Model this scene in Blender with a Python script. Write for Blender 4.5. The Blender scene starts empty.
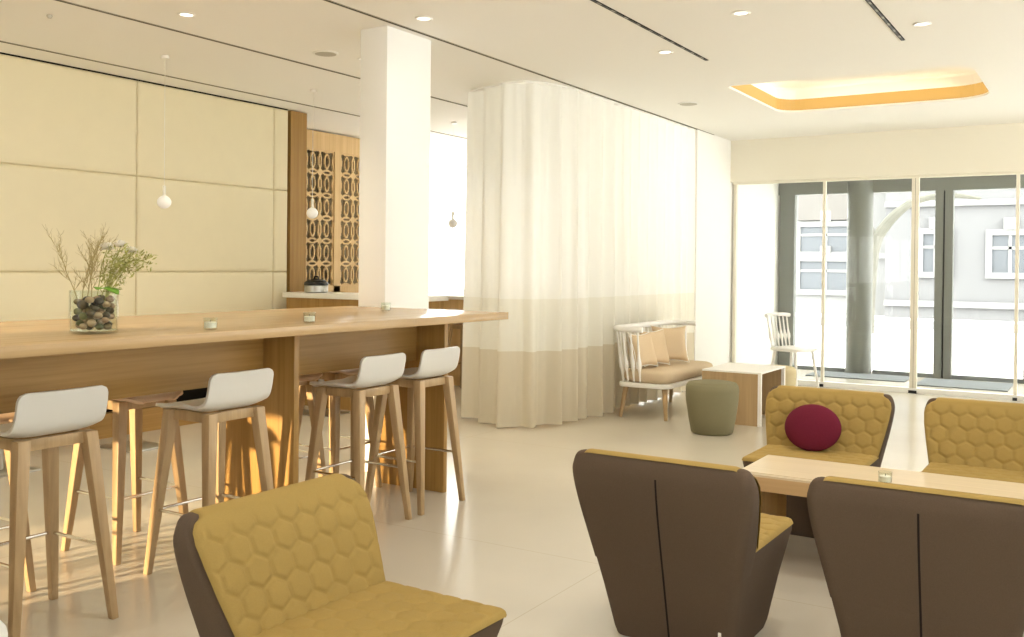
import bpy, bmesh, math, random
from mathutils import Vector, Matrix
random.seed(7)
C = bpy.context.scene.collection
PI = math.pi
CH = 2.95            # ceiling height

# ------------------------------------------------------------------ materials
def new_mat(name):
    m = bpy.data.materials.new(name); m.use_nodes = True
    nt = m.node_tree
    return m, nt, nt.nodes['Principled BSDF']

def link(nt, a, ao, b, bi): nt.links.new(a.outputs[ao], b.inputs[bi])

def plain(name, col, rough=.5, spec=.5, metal=0., noise=0., nscale=40., bump=0.):
    m, nt, p = new_mat(name)
    p.inputs['Base Color'].default_value = (*col, 1); p.inputs['Roughness'].default_value = rough
    p.inputs['Specular IOR Level'].default_value = spec; p.inputs['Metallic'].default_value = metal
    if noise or bump:
        tc = nt.nodes.new('ShaderNodeTexCoord'); n = nt.nodes.new('ShaderNodeTexNoise')
        n.inputs['Scale'].default_value = nscale; n.inputs['Detail'].default_value = 4
        link(nt, tc, 'Object', n, 'Vector')
        if noise:
            mx = nt.nodes.new('ShaderNodeMix'); mx.data_type = 'RGBA'
            mx.inputs[6].default_value = (*[c*(1-noise) for c in col], 1)
            mx.inputs[7].default_value = (*[min(1, c*(1+noise)) for c in col], 1)
            link(nt, n, 'Fac', mx, 0); nt.links.new(mx.outputs[2], p.inputs['Base Color'])
        if bump:
            b = nt.nodes.new('ShaderNodeBump'); b.inputs['Strength'].default_value = bump; b.inputs['Distance'].default_value = .002
            link(nt, n, 'Fac', b, 'Height'); link(nt, b, 'Normal', p, 'Normal')
    return m

def oak(name, axis, c1, c2, rough=.38, fine=70.):
    """wood with its grain running along the given object axis"""
    m, nt, p = new_mat(name)
    tc = nt.nodes.new('ShaderNodeTexCoord'); mp = nt.nodes.new('ShaderNodeMapping')
    sc = [fine, fine, fine]; sc['xyz'.index(axis)] = 1.6
    mp.inputs['Scale'].default_value = sc
    link(nt, tc, 'Object', mp, 'Vector')
    n = nt.nodes.new('ShaderNodeTexNoise'); n.inputs['Scale'].default_value = 1.; n.inputs['Detail'].default_value = 5; n.inputs['Roughness'].default_value = .6
    link(nt, mp, 'Vector', n, 'Vector')
    mp2 = nt.nodes.new('ShaderNodeMapping'); sc2 = [18., 18., 18.]; sc2['xyz'.index(axis)] = .5
    mp2.inputs['Scale'].default_value = sc2; link(nt, tc, 'Object', mp2, 'Vector')
    n2 = nt.nodes.new('ShaderNodeTexNoise'); n2.inputs['Scale'].default_value = 1.; n2.inputs['Detail'].default_value = 3
    link(nt, mp2, 'Vector', n2, 'Vector')
    ad = nt.nodes.new('ShaderNodeMath'); ad.operation = 'ADD'; link(nt, n, 'Fac', ad, 0); link(nt, n2, 'Fac', ad, 1)
    rp = nt.nodes.new('ShaderNodeValToRGB')
    rp.color_ramp.elements[0].position = .30; rp.color_ramp.elements[0].color = (*c1, 1)
    rp.color_ramp.elements[1].position = .72; rp.color_ramp.elements[1].color = (*c2, 1)
    ml = nt.nodes.new('ShaderNodeMath'); ml.operation = 'MULTIPLY'; ml.inputs[1].default_value = .5
    link(nt, ad, 0, ml, 0); link(nt, ml, 0, rp, 'Fac'); link(nt, rp, 'Color', p, 'Base Color')
    p.inputs['Roughness'].default_value = rough; p.inputs['Specular IOR Level'].default_value = .28
    return m

def emit(name, col, strength):
    m, nt, p = new_mat(name)
    p.inputs['Base Color'].default_value = (*col, 1)
    p.inputs['Emission Color'].default_value = (*col, 1); p.inputs['Emission Strength'].default_value = strength
    return m

def glass_pane(name, tint=(1, 1, 1), rough=.0, refl=1.0):
    m, nt, p = new_mat(name)
    nt.nodes.remove(p); out = nt.nodes['Material Output']
    t = nt.nodes.new('ShaderNodeBsdfTransparent'); t.inputs['Color'].default_value = (*tint, 1)
    g = nt.nodes.new('ShaderNodeBsdfGlossy'); g.inputs['Roughness'].default_value = rough
    f = nt.nodes.new('ShaderNodeFresnel'); f.inputs['IOR'].default_value = 1.45
    ml = nt.nodes.new('ShaderNodeMath'); ml.operation = 'MULTIPLY'; ml.inputs[1].default_value = refl
    link(nt, f, 0, ml, 0)
    ge = nt.nodes.new('ShaderNodeNewGeometry'); sb = nt.nodes.new('ShaderNodeMath'); sb.operation = 'SUBTRACT'; sb.inputs[0].default_value = 1
    link(nt, ge, 'Backfacing', sb, 1); m0 = nt.nodes.new('ShaderNodeMath'); m0.operation = 'MULTIPLY'; link(nt, ml, 0, m0, 0); link(nt, sb, 0, m0, 1); ml = m0
    mx = nt.nodes.new('ShaderNodeMixShader'); link(nt, ml, 0, mx, 0); link(nt, t, 0, mx, 1); link(nt, g, 0, mx, 2)
    link(nt, mx, 0, out, 'Surface')
    return m

OAK1, OAK2 = (.29, .16, .045), (.46, .28, .092)
PALE1, PALE2 = (.36, .245, .125), (.52, .37, .205)
M = {}
M['oak_x'] = oak('oak grain x', 'x', OAK1, OAK2); M['oak_y'] = oak('oak grain y', 'y', OAK1, OAK2); M['oak_z'] = oak('oak grain z', 'z', OAK1, OAK2)
M['top_oak'] = oak('countertop oak', 'y', (.40, .265, .125), (.54, .375, .195), rough=.24)
M['table_oak'] = oak('table top oak', 'x', (.60, .49, .33), (.72, .60, .43), rough=.28)
M['table_edge'] = oak('table edge oak', 'x', (.50, .32, .15), (.62, .42, .22))
M['leg_oak'] = oak('stool leg oak', 'z', PALE1, PALE2, fine=55)
M['seat_oak'] = oak('stool seat oak', 'x', (.60, .42, .25), (.74, .55, .36), fine=45)
M['screen_oak'] = oak('screen oak', 'z', (.56, .37, .165), (.72, .52, .27))
M['ceiling'] = plain('ceiling plaster', (.885, .865, .82), .9, .2)
M['white_wall'] = plain('white plaster', (.87, .86, .825), .85, .2)
M['bulkhead'] = plain('bulkhead plaster', (.80, .755, .64), .85, .2)
M['cream_pad'] = plain('cream padding', (.79, .715, .505), .6, .3, noise=.03, nscale=6)
M['mustard'] = plain('mustard quilt', (.345, .235, .072), .85, .2, noise=.10, nscale=260, bump=.25)
M['brown'] = plain('brown felt', (.110, .077, .054), .95, .15, noise=.16, nscale=320, bump=.2)
M['seam'] = plain('dark seam', (.02, .014, .012), .9, .1)
M['olive'] = plain('olive felt', (.22, .20, .12), .9, .2, noise=.08, nscale=220)
M['pale_pouf'] = plain('pale felt', (.62, .53, .33), .9, .2, noise=.05, nscale=220)
M['burgundy'] = plain('burgundy knit', (.135, .014, .032), .95, .15, noise=.15, nscale=200, bump=.3)
M['white_shell'] = plain('white moulded plastic', (.68, .665, .62), .28, .5)
M['white_paint'] = plain('white lacquer', (.86, .84, .80), .35, .5)
M['chrome'] = plain('chrome', (.75, .73, .70), .18, .5, metal=1.)
M['steel'] = plain('brushed steel', (.50, .49, .46), .38, .5, metal=1.)
M['black'] = plain('black plastic', (.015, .014, .016), .45, .4)
M['black_gap'] = plain('black slot', (.012, .011, .010), .9, .1)
M['speaker'] = plain('speaker mesh', (.52, .49, .42), .8, .2)
M['dark_frame'] = plain('grey door frame', (.20, .205, .19), .5, .4)
M['column_grey'] = plain('grey column', (.19, .195, .175), .45, .4)
M['beige_cush'] = plain('beige cushion', (.66, .51, .335), .9, .2, noise=.06, nscale=150)
M['seat_cush'] = plain('sand seat pad', (.60, .48, .33), .9, .2, noise=.06, nscale=150)
M['white_cush'] = plain('white cushion piping', (.85, .82, .76), .9, .2)
M['steel_mat'] = plain('grey entrance mat', (.20, .215, .225), .9, .2)
M['glass'] = glass_pane('window glass', (.97, .98, .97), refl=.5)
M['vase_glass'] = glass_pane('vase glass', (.93, .95, .92), refl=1.6)
M['wax'] = plain('white wax', (.86, .83, .76), .5, .4)
M['led'] = emit('downlight lens', (1., .93, .82), .9)
M['cove'] = emit('recess wall glow', (1., .56, .13), .24); M['cove'].node_tree.nodes['Principled BSDF'].inputs['Base Color'].default_value = (.12, .07, .02, 1)
M['globe'] = emit('opal globe', (.86, .85, .82), .03)
M['cord'] = plain('white cord', (.80, .78, .70), .6, .3)
M['facade'] = plain('grey stucco', (.185, .185, .19), .9, .2, noise=.04, nscale=2)
M['facade2'] = plain('pale stucco', (.24, .24, .24), .9, .2, noise=.04, nscale=2)
M['trim_white'] = plain('white window surround', (.31, .31, .31), .8, .2)
M['street_glass'] = plain('street window panes', (.13, .14, .155), .3, .3)
M['awning'] = plain('roller shutter', (.17, .16, .15), .8, .2)
M['paving'] = plain('street paving', (.80, .79, .77), .9, .2, noise=.04, nscale=3)
M['road'] = plain('road asphalt', (.20, .20, .215), .9, .2)
M['bark'] = plain('plane tree bark', (.15, .147, .125), .9, .2, noise=.25, nscale=5)
M['twig'] = plain('twig', (.40, .32, .14), .8, .2, noise=.2, nscale=30)
M['sprig'] = plain('sprig green', (.40, .40, .13), .8, .2, noise=.25, nscale=30)
M['leaf'] = plain('leaf green', (.16, .32, .035), .5, .4)
def petal_mat():
    m, nt, p = new_mat('white petal'); nt.nodes.remove(p)
    d = nt.nodes.new('ShaderNodeBsdfDiffuse'); t = nt.nodes.new('ShaderNodeBsdfTranslucent'); x = nt.nodes.new('ShaderNodeMixShader')
    for q in (d, t): q.inputs[0].default_value = (.96, .94, .88, 1)
    link(nt, d, 0, x, 1); link(nt, t, 0, x, 2); link(nt, x, 0, nt.nodes['Material Output'], 'Surface'); return m
M['petal'] = petal_mat()
for i, c in enumerate([(.20, .15, .075), (.11, .09, .06), (.32, .21, .12), (.14, .145, .06), (.42, .31, .19), (.075, .065, .055)]):
    M['pebble%d' % i] = plain('pebble %d' % i, c, .65, .3, noise=.25, nscale=60)

def floor_mat():
    m, nt, p = new_mat('polished cream stone floor')
    tc = nt.nodes.new('ShaderNodeTexCoord')
    n = nt.nodes.new('ShaderNodeTexNoise'); n.inputs['Scale'].default_value = 1.1; n.inputs['Detail'].default_value = 6
    link(nt, tc, 'Object', n, 'Vector')
    rp = nt.nodes.new('ShaderNodeValToRGB')
    rp.color_ramp.elements[0].position = .3; rp.color_ramp.elements[0].color = (.555, .51, .425, 1)
    rp.color_ramp.elements[1].position = .75; rp.color_ramp.elements[1].color = (.605, .56, .47, 1)
    link(nt, n, 'Fac', rp, 'Fac')
    br = nt.nodes.new('ShaderNodeTexBrick'); br.offset = 0; br.offset_frequency = 1
    br.inputs['Scale'].default_value = 1.; br.inputs['Brick Width'].default_value = 2.4; br.inputs['Row Height'].default_value = 2.4
    br.inputs['Mortar Size'].default_value = .003; br.inputs['Mortar Smooth'].default_value = .3
    br.inputs['Color1'].default_value = (1, 1, 1, 1); br.inputs['Color2'].default_value = (1, 1, 1, 1); br.inputs['Mortar'].default_value = (.86, .84, .80, 1)
    mp = nt.nodes.new('ShaderNodeMapping'); mp.inputs['Location'].default_value = (1.95, .8, 0)
    link(nt, tc, 'Object', mp, 'Vector'); link(nt, mp, 'Vector', br, 'Vector')
    mx = nt.nodes.new('ShaderNodeMix'); mx.data_type = 'RGBA'; mx.blend_type = 'MULTIPLY'; mx.inputs[0].default_value = 1
    nt.links.new(rp.outputs[0], mx.inputs[6]); nt.links.new(br.outputs['Color'], mx.inputs[7])
    nt.links.new(mx.outputs[2], p.inputs['Base Color'])
    p.inputs['Roughness'].default_value = .2; p.inputs['Specular IOR Level'].default_value = .6
    return m
M['floor'] = floor_mat()

def curtain_mat():
    """sheer cream cloth with a denser middle band and a beige hem band sewn on"""
    m, nt, p = new_mat('sheer curtain cloth'); nt.nodes.remove(p); out = nt.nodes['Material Output']
    tc = nt.nodes.new('ShaderNodeTexCoord'); sp = nt.nodes.new('ShaderNodeSeparateXYZ'); link(nt, tc, 'Object', sp, 0)
    mr = nt.nodes.new('ShaderNodeMath'); mr.operation = 'DIVIDE'; mr.inputs[1].default_value = 3.; link(nt, sp, 'Z', mr, 0)
    rp = nt.nodes.new('ShaderNodeValToRGB'); rp.color_ramp.interpolation = 'CONSTANT'; e = rp.color_ramp.elements
    e[0].position = 0; e[0].color = (.66, .60, .475, 1); e[1].position = .645/3; e[1].color = (.77, .75, .665, 1)
    x = e.new(1.10/3); x.color = (.83, .82, .765, 1)
    link(nt, mr, 0, rp, 'Fac')
    rt = nt.nodes.new('ShaderNodeValToRGB'); rt.color_ramp.interpolation = 'CONSTANT'; e = rt.color_ramp.elements
    e[0].position = 0; e[0].color = (.0, .0, .0, 1); e[1].position = .645/3; e[1].color = (.0, .0, .0, 1)
    x = e.new(1.10/3); x.color = (.012, .012, .012, 1)
    link(nt, mr, 0, rt, 'Fac')
    d = nt.nodes.new('ShaderNodeBsdfDiffuse'); t = nt.nodes.new('ShaderNodeBsdfTranslucent'); tr = nt.nodes.new('ShaderNodeBsdfTransparent')
    link(nt, rp, 0, d, 0); link(nt, rp, 0, t, 0)
    m1 = nt.nodes.new('ShaderNodeMixShader'); m1.inputs[0].default_value = .37; link(nt, d, 0, m1, 1); link(nt, t, 0, m1, 2)
    m2 = nt.nodes.new('ShaderNodeMixShader'); link(nt, rt, 0, m2, 0); link(nt, m1, 0, m2, 1); link(nt, tr, 0, m2, 2)
    link(nt, m2, 0, out, 'Surface')
    return m
M['curtain'] = curtain_mat()

# ------------------------------------------------------------------ mesh helpers
class MB:
    def __init__(s): s.bm = bmesh.new()
    def face(s, vs):
        try: return s.bm.faces.new(vs)
        except ValueError: return None
    def box(s, x0, x1, y0, y1, z0, z1, mat=None):
        v = [s.bm.verts.new(p) for p in ((x0,y0,z0),(x1,y0,z0),(x1,y1,z0),(x0,y1,z0),(x0,y0,z1),(x1,y0,z1),(x1,y1,z1),(x0,y1,z1))]
        for f in ((3,2,1,0),(4,5,6,7),(0,1,5,4),(1,2,6,5),(2,3,7,6),(3,0,4,7)): s.face([v[i] for i in f])
        return s
    def loft(s, rings, cap0=True, cap1=True, closed=True):
        R = [[s.bm.verts.new(p) for p in r] for r in rings]
        n = len(R[0])
        for a, b in zip(R, R[1:]):
            for i in range(n if closed else n-1):
                j = (i+1) % n; s.face([a[i], a[j], b[j], b[i]])
        if cap0: s.face(R[0][::-1])
        if cap1: s.face(R[-1])
        return s
    def tube(s, pts, rad, n=8, square=False):
        pts = [Vector(p) for p in pts]
        if not hasattr(rad, '__len__'): rad = [rad]*len(pts)
        rings = []
        ref = None
        for i, p in enumerate(pts):
            t = (pts[min(i+1, len(pts)-1)] - pts[max(i-1, 0)]).normalized()
            if ref is None:
                ref = Vector((1, 0, 0)) if abs(t.x) < .8 else Vector((0, 1, 0))
            a = (ref - t*ref.dot(t)).normalized(); b = t.cross(a); ref = a
            if square: rings.append([p + (a*sx + b*sy)*rad[i] for sx, sy in ((-1,-1),(1,-1),(1,1),(-1,1))])
            else: rings.append([p + (a*math.cos(2*PI*k/n) + b*math.sin(2*PI*k/n))*rad[i] for k in range(n)])
        return s.loft(rings)
    def lathe(s, prof, n=32, c=(0, 0, 0), cap=True):
        rings = [[(c[0]+r*math.cos(2*PI*k/n), c[1]+r*math.sin(2*PI*k/n), c[2]+z) for k in range(n)] for r, z in prof]
        return s.loft(rings, cap, cap)
    def grid(s, fn, nu, nv):
        V = [[s.bm.verts.new(fn(i/nu, j/nv)) for i in range(nu+1)] for j in range(nv+1)]
        for j in range(nv):
            for i in range(nu): s.face([V[j][i], V[j][i+1], V[j+1][i+1], V[j+1][i]])
        return s
    def ball(s, c, r, seg=12, scale=(1, 1, 1), rot=None):
        m = Matrix.Translation(c) @ (rot.to_matrix().to_4x4() if rot else Matrix()) @ Matrix.Diagonal((r*scale[0], r*scale[1], r*scale[2], 1))
        bmesh.ops.create_uvsphere(s.bm, u_segments=seg, v_segments=max(6, seg*2//3), radius=1, matrix=m); return s
    def build(s, name, mat, parent=None, bevel=0., seg=2, smooth=None, solid=0., subsurf=0, loc=None, angle=30):
        bmesh.ops.recalc_face_normals(s.bm, faces=s.bm.faces) if not solid else None
        if bevel:
            ed = [e for e in s.bm.edges if len(e.link_faces) == 2 and e.calc_face_angle(0) > math.radians(35)]
            bmesh.ops.bevel(s.bm, geom=ed, offset=bevel, segments=seg, affect='EDGES', profile=.5, clamp_overlap=True)
        me = bpy.data.meshes.new(name); s.bm.to_mesh(me); s.bm.free()
        me.materials.append(M[mat] if isinstance(mat, str) else mat)
        o = bpy.data.objects.new(name, me); C.objects.link(o)
        if smooth is None: smooth = bool(bevel)
        if smooth:
            me.polygons.foreach_set('use_smooth', [True]*len(me.polygons))
            me.set_sharp_from_angle(angle=math.radians(angle))
        if solid:
            md = o.modifiers.new('thickness', 'SOLIDIFY'); md.thickness = solid; md.offset = -1
        if subsurf:
            md = o.modifiers.new('smooth', 'SUBSURF'); md.levels = md.render_levels = subsurf
        if parent: o.parent = parent
        if loc: o.location = loc
        return o

def box(x0, x1, y0, y1, z0, z1): return MB().box(x0, x1, y0, y1, z0, z1)

def tag(o, label=None, cat=None, group=None, kind=None):
    if label: o['label'] = label
    if cat: o['category'] = cat
    if group: o['group'] = group
    if kind: o['kind'] = kind
    return o

def thing(name, label, cat, loc=(0, 0, 0), rz=0, group=None):
    o = bpy.data.objects.new(name, None); o.empty_display_size = .1; C.objects.link(o)
    o.location = loc; o.rotation_euler = (0, 0, rz)
    return tag(o, label, cat, group)

def struct(name, mb, mat, parent=None, **k):
    o = mb.build(name, mat, parent, **k)
    if parent is None: o['kind'] = 'structure'
    return o

def copy_tree(o, parent=None):
    c = o.copy(); C.objects.link(c)
    if parent: c.parent = parent
    for ch in list(o.children): copy_tree(ch, c)
    return c

def place_copy(first, state, loc, rz, label, group=None):
    o = first if not state else copy_tree(first)
    state.append(1)
    o.location = loc; o.rotation_euler = (0, 0, rz); o['label'] = label
    if group: o['group'] = group
    return o

def rrect(hx, y0, y1, z, r, n=6, zf=None):
    """rounded rectangle ring in the xy plane"""
    pts = []
    r = min(r, hx*.98, (y1-y0)/2*.98)
    for cx, cy, a0 in ((hx-r, y0+r, -PI/2), (hx-r, y1-r, 0), (-hx+r, y1-r, PI/2), (-hx+r, y0+r, PI)):
        for k in range(n+1):
            a = a0 + PI/2*k/n
            x, y = cx+r*math.cos(a), cy+r*math.sin(a)
            pts.append((x, y, z if zf is None else zf(x, y, z)))
    return pts

# ------------------------------------------------------------------ the setting
XL, XS = -7.07, -3.97          # padded wall, curtain line
YF, YD = 11.55, 13.35          # inner glazing, outer doors
YB = -3.2; XR = 3.4
struct('floor', box(-9.2, XR+.2, YB-.2, YD+.3, -.12, 0), 'floor')

# ceiling with a rounded recess
rx0, rx1, ry0, ry1 = -2.82, -.90, 8.03, 9.70
def ceiling():
    mb = MB(); bm = mb.bm
    n = 8; inner = []
    for sx, sy, rr, a0 in ((rx1, ry0, .30, -PI/2), (rx1, ry1, .34, 0), (rx0, ry1, .22, PI/2), (rx0, ry0, .07, PI)):
        cx, cy = (sx-rr if sx == rx1 else sx+rr), (sy-rr if sy == ry1 else sy+rr)
        for k in range(n+1):
            a = a0+PI/2*k/n; inner.append((cx+rr*math.cos(a), cy+rr*math.sin(a)))
    X0, X1, Y0, Y1 = -9.2, XR+.2, YB-.2, YD+.3
    cx, cy = (rx0+rx1)/2, (ry0+ry1)/2
    # outer ring points by projecting each inner point to the square around the recess, then slabs around it
    bx0, bx1, by0, by1 = rx0-.3, rx1+.3, ry0-.3, ry1+.3
    def proj(p):
        dx, dy = p[0]-cx, p[1]-cy
        s = min((bx1-cx)/abs(dx) if dx else 9e9, (by1-cy)/abs(dy) if dy else 9e9)
        return (cx+dx*s, cy+dy*s)
    vi = [bm.verts.new((x, y, CH)) for x, y in inner]; vo = [bm.verts.new((*proj(p), CH)) for p in inner]
    N = len(inner)
    for i in range(N):
        j = (i+1) % N; mb.face([vi[j], vi[i], vo[i], vo[j]])
    # fill corners of the square that the ring cuts off
    for sx, sy in ((bx0, by0), (bx1, by0), (bx1, by1), (bx0, by1)):
        near = sorted(range(N), key=lambda i: (vo[i].co.x-sx)**2+(vo[i].co.y-sy)**2)[:2]
        c = bm.verts.new((sx, sy, CH)); f = mb.face([vo[near[0]], c, vo[near[1]]])
    def quad(x0, x1, y0, y1):
        v = [bm.verts.new(p) for p in ((x0, y0, CH), (x0, y1, CH), (x1, y1, CH), (x1, y0, CH))]; mb.face(v)
    quad(X0, bx0, Y0, Y1); quad(bx1, X1, Y0, Y1); quad(bx0, bx1, Y0, by0); quad(bx0, bx1, by1, Y1)
    bmesh.ops.remove_doubles(bm, verts=bm.verts, dist=1e-4)
    for f in bm.faces:
        f.normal_update()
        if f.normal.z > 0: f.normal_flip()
    o = mb.build('ceiling', 'ceiling', solid=.001); o.modifiers.clear(); o['kind'] = 'structure'
    return inner
inner = ceiling()
# recess: side wall itself glows, standing in for LED light on it, pale lid
t = thing('ceiling_light_recess', 'rounded rectangular ceiling recess glowing warm orange near the entrance', 'ceiling light', ((rx0+rx1)/2, (ry0+ry1)/2, CH))
cx, cy = (rx0+rx1)/2, (ry0+ry1)/2
def ring(s, z): return [((x-cx)*s, (y-cy)*s, z) for x, y in inner]
MB().loft([ring(1., 0), ring(1., .02)], False, False).build('lower_rim', 'ceiling', t)
MB().loft([ring(1., .02), ring(1.0, .13)], False, False).build('glow_wall', 'cove', t)
MB().loft([ring(1.0, .13), ring(.99, .22), ring(.97, .24)], False, True).build('recess_lid', 'ceiling', t)
for lx, ly, sx, sy in ((0, -.76, 1.5, .03), (0, .76, 1.3, .03), (-.90, 0, .03, 1.3), (.88, 0, .03, 1.2)):
    l = bpy.data.lights.new('cove_strip', 'AREA'); l.shape = 'RECTANGLE'; l.size = sx; l.size_y = sy; l.energy = .45; l.color = (1, .78, .50)
    lo = bpy.data.objects.new('cove_strip', l); lo.location = (cx+lx, cy+ly, CH+.03); lo.rotation_euler = (PI, 0, 0); C.objects.link(lo)
struct('ceiling_upper_slab', box(-9.2, XR+.2, YB-.2, YD+.3, CH+.27, CH+.6), 'white_wall')
struct('wall_sun_shield', box(-26, 26, YB-.2, YD+.3, CH+.6, CH+4), 'facade')  # unseen block added overhead to keep the sun off the facades across the street

# left wall with padded panels
struct('wall_left', box(XL-.12, XL-.05, YB, 7.11, 0, CH), 'cream_pad')
wl = bpy.data.objects['wall_left']
ys = [-3.18, -1.2, .55, 2.13, 3.71, 5.30, 6.89, 7.085]; zs = [.50, 1.30, 2.12, CH-.013]
for a, b in zip(ys, ys[1:]):
    for c, d in zip(zs, zs[1:]):
        m = MB(); g = .0002
        rings = []
        for inset, depth in ((0, .0), (0, .030), (.012, .044), (.04, .050)):
            rings.append([(XL-.05+depth, y, z) for y, z in ((a+g+inset, c+g+inset), (b-g-inset, c+g+inset), (b-g-inset, d-g-inset), (a+g+inset, d-g-inset))])
        m.loft(rings).build('padded_panel', 'cream_pad', wl, smooth=True, angle=50)
box(XL-.05, XL-.045, 7.085, 7.112, .0, CH-.02).build('shadow_gap', 'black_gap', wl)
box(XL-.05, XL-.02, YB, 7.085, CH-.013, CH).build('shadow_gap', 'black_gap', wl)
box(XL-.12, XL-.0, 7.112, 7.34, 0, CH-.01).build('end_post', 'oak_z', wl)
# wall beyond with the fretwork screen
XW = -7.85
struct('wall_alcove', box(XW-.5, XL-.12, 7.20, 7.30, 0, CH), 'white_wall')
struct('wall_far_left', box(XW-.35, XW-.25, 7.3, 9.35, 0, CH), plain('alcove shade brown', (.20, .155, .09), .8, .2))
# back left bright window bay
struct('wall_bay_return', box(-9.1, XW-.2, 9.35, 9.45, 0, CH), 'white_wall')
XQ = -8.6
struct('wall_bay_left', box(XQ-.1, XQ, 9.45, 13.6, 0, .95), 'white_wall')
def glazing(name, plane, fixed, a0, a1, z0, z1, nm, mat, fr=.05, transom=None):
    """a window: frame (with its mullions) and one pane each bay, as children of a structure piece"""
    def bb(a, b, c, d, t0, t1):
        return (fixed+t0, fixed+t1, a, b, c, d) if plane == 'x' else (a, b, fixed+t0, fixed+t1, c, d)
    f = MB(); f.box(*bb(a0, a1, z1-fr, z1, -.03, .03)); f.box(*bb(a0, a1, z0, z0+fr, -.03, .03))
    root = struct(name, f, mat)
    for i in range(nm+1):
        a = a0+(a1-a0-fr)*i/nm
        MB().box(*bb(a, a+fr, z0+fr, z1-fr, -.03, .03)).build('mullion', mat, root)
    if transom: MB().box(*bb(a0, a1, transom-fr/2, transom+fr/2, -.025, .025)).build('transom', mat, root)
    for i in range(nm):
        a = a0+(a1-a0-fr)*i/nm+fr; b = a0+(a1-a0-fr)*(i+1)/nm
        MB().box(*bb(a, b, z0+fr, z1-fr, -.004, .004)).build('glass_pane', 'glass', root)
    return root
glazing('window_2', 'x', XQ-.05, 9.46, 13.5, .95, CH, 3, 'white_paint', transom=2.2)
glazing('window_3', 'y', 13.6, -8.6, -4.1, .0, CH, 4, 'white_paint', transom=2.2)

# wall that closes the curtain line, down to the outer doors
struct('wall_side', box(-4.12, -3.96, 10.34, YF+.02, 0, CH), 'white_wall')
struct('wall_vestibule_left', box(-4.12, -3.90, YF+.02, YD+.1, 0, CH), 'white_wall')
struct('wall_front', box(-3.96, XR, YF-.08, YF+.10, 2.44, CH), 'bulkhead')
struct('wall_right', box(XR, XR+.12, YB, YD+.1, 2.55, CH), 'white_wall')
struct('wall_right_sill', box(XR, XR+.12, YB, YD+.1, 0, 1.2), 'white_wall')
glazing('fill_window_right', 'x', XR+.06, YB, YF, 1.2, 2.55, 8, 'white_paint')  # unseen windows added to bring more soft daylight in from the right
# wall behind the camera with the tall window that lets the low sun in
WX0, WX1 = -6.05, -4.72
wb = box(XL-.12, WX0, YB-.12, YB, 0, CH); wb.box(WX1, XR, YB-.12, YB, 0, CH); wb.box(WX0, WX1, YB-.12, YB, 2.3, CH)
struct('wall_back', wb, 'white_wall')
glazing('window_5', 'y', YB-.06, WX0, WX1, .0, 2.3, 3, 'white_paint')

# ---- pillar
struct('pillar', box(-4.26, -4.03, 4.92, 5.40, 0, CH), 'white_wall', bevel=.004)

# ---- inner glazed wall
mull = [-3.915, -2.84, -1.86, -1.82, -.82, .2, 1.25, 2.3, 3.36]
f = box(-3.95, XR, YF-.03, YF+.05, 2.415, 2.44)
win = struct('window_1', f, 'bulkhead')
box(-3.95, XR, YF-.035, YF+.06, 0, .055).build('sill_rail', 'white_wall', win)
for x in mull:
    w = .0235 if -1.9 < x < -1.8 else .022
    box(x-w*.75, x+w*.75, YF-.02, YF+.03, .055, 2.415).build('mullion', 'bulkhead', win)
    box(x-w, x+w, YF-.045, YF-.036, .0, .032).build('bottom_clip', 'black', win)
box(-1.8425, -1.8375, YF-.012, YF+.02, .055, 2.415).build('gap_seal', plain('bronze seal', (.10, .06, .02), .5, .3), win)
for a, b in zip(mull, mull[1:]):
    if b-a > .1: box(a+.02, b-.02, YF, YF+.01, .055, 2.415).build('glass_pane', 'glass', win)

# ---- outer entrance doors, dark grey
dr = struct('door_1', box(-3.90, XR, YD-.05, YD+.05, 2.40, CH), 'dark_frame')
box(-3.88, -3.67, YD-.06, YD+.06, 0, 2.40).build('door_frame', 'dark_frame', dr)
box(-1.88, -1.785, YD-.06, YD+.06, 0, 2.40).build('door_frame', 'dark_frame', dr)
box(-1.765, -1.67, YD-.06, YD+.06, 0, 2.40).build('door_frame', 'dark_frame', dr)
box(-1.785, -1.765, YD-.03, YD+.03, 0, 2.40).build('door_seal', 'black', dr)
box(-.86, -.62, YD-.06, YD+.06, 0, 2.40).build('door_frame', 'dark_frame', dr)
box(.6, .8, YD-.06, YD+.06, 0, 2.40).build('door_frame', 'dark_frame', dr)
for a, b in ((-3.67, -2.99), (-2.63, -1.88), (-1.67, -.86), (-.62, .6), (.8, XR)):
    box(a, b, YD-.005, YD+.005, .05, 2.40).build('door_pane', 'glass', dr)
    box(a, b, YD-.03, YD+.03, 0, .05).build('threshold', 'steel_mat', dr)
struct('column', MB().lathe([(.165, 0), (.165, 2.72)], 32, (-2.81, YD-.02, 0)), 'column_grey', smooth=True)
for i, (x0, x1, y0, y1) in enumerate([(-3.3, -2.1, 12.55, 13.2), (-1.95, -.95, 12.3, 13.15), (-.75, .4, 12.25, 13.1)]):
    m = tag(box(x0, x1, y0, y1, .001, .012).build('entrance_mat', 'steel_mat'),
        ['grey entrance mat before the round dark column', 'grey entrance mat before the dark door post right of the column', 'grey entrance mat at the right edge of the entrance'][i], 'mat', 'entrance mats')

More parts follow.
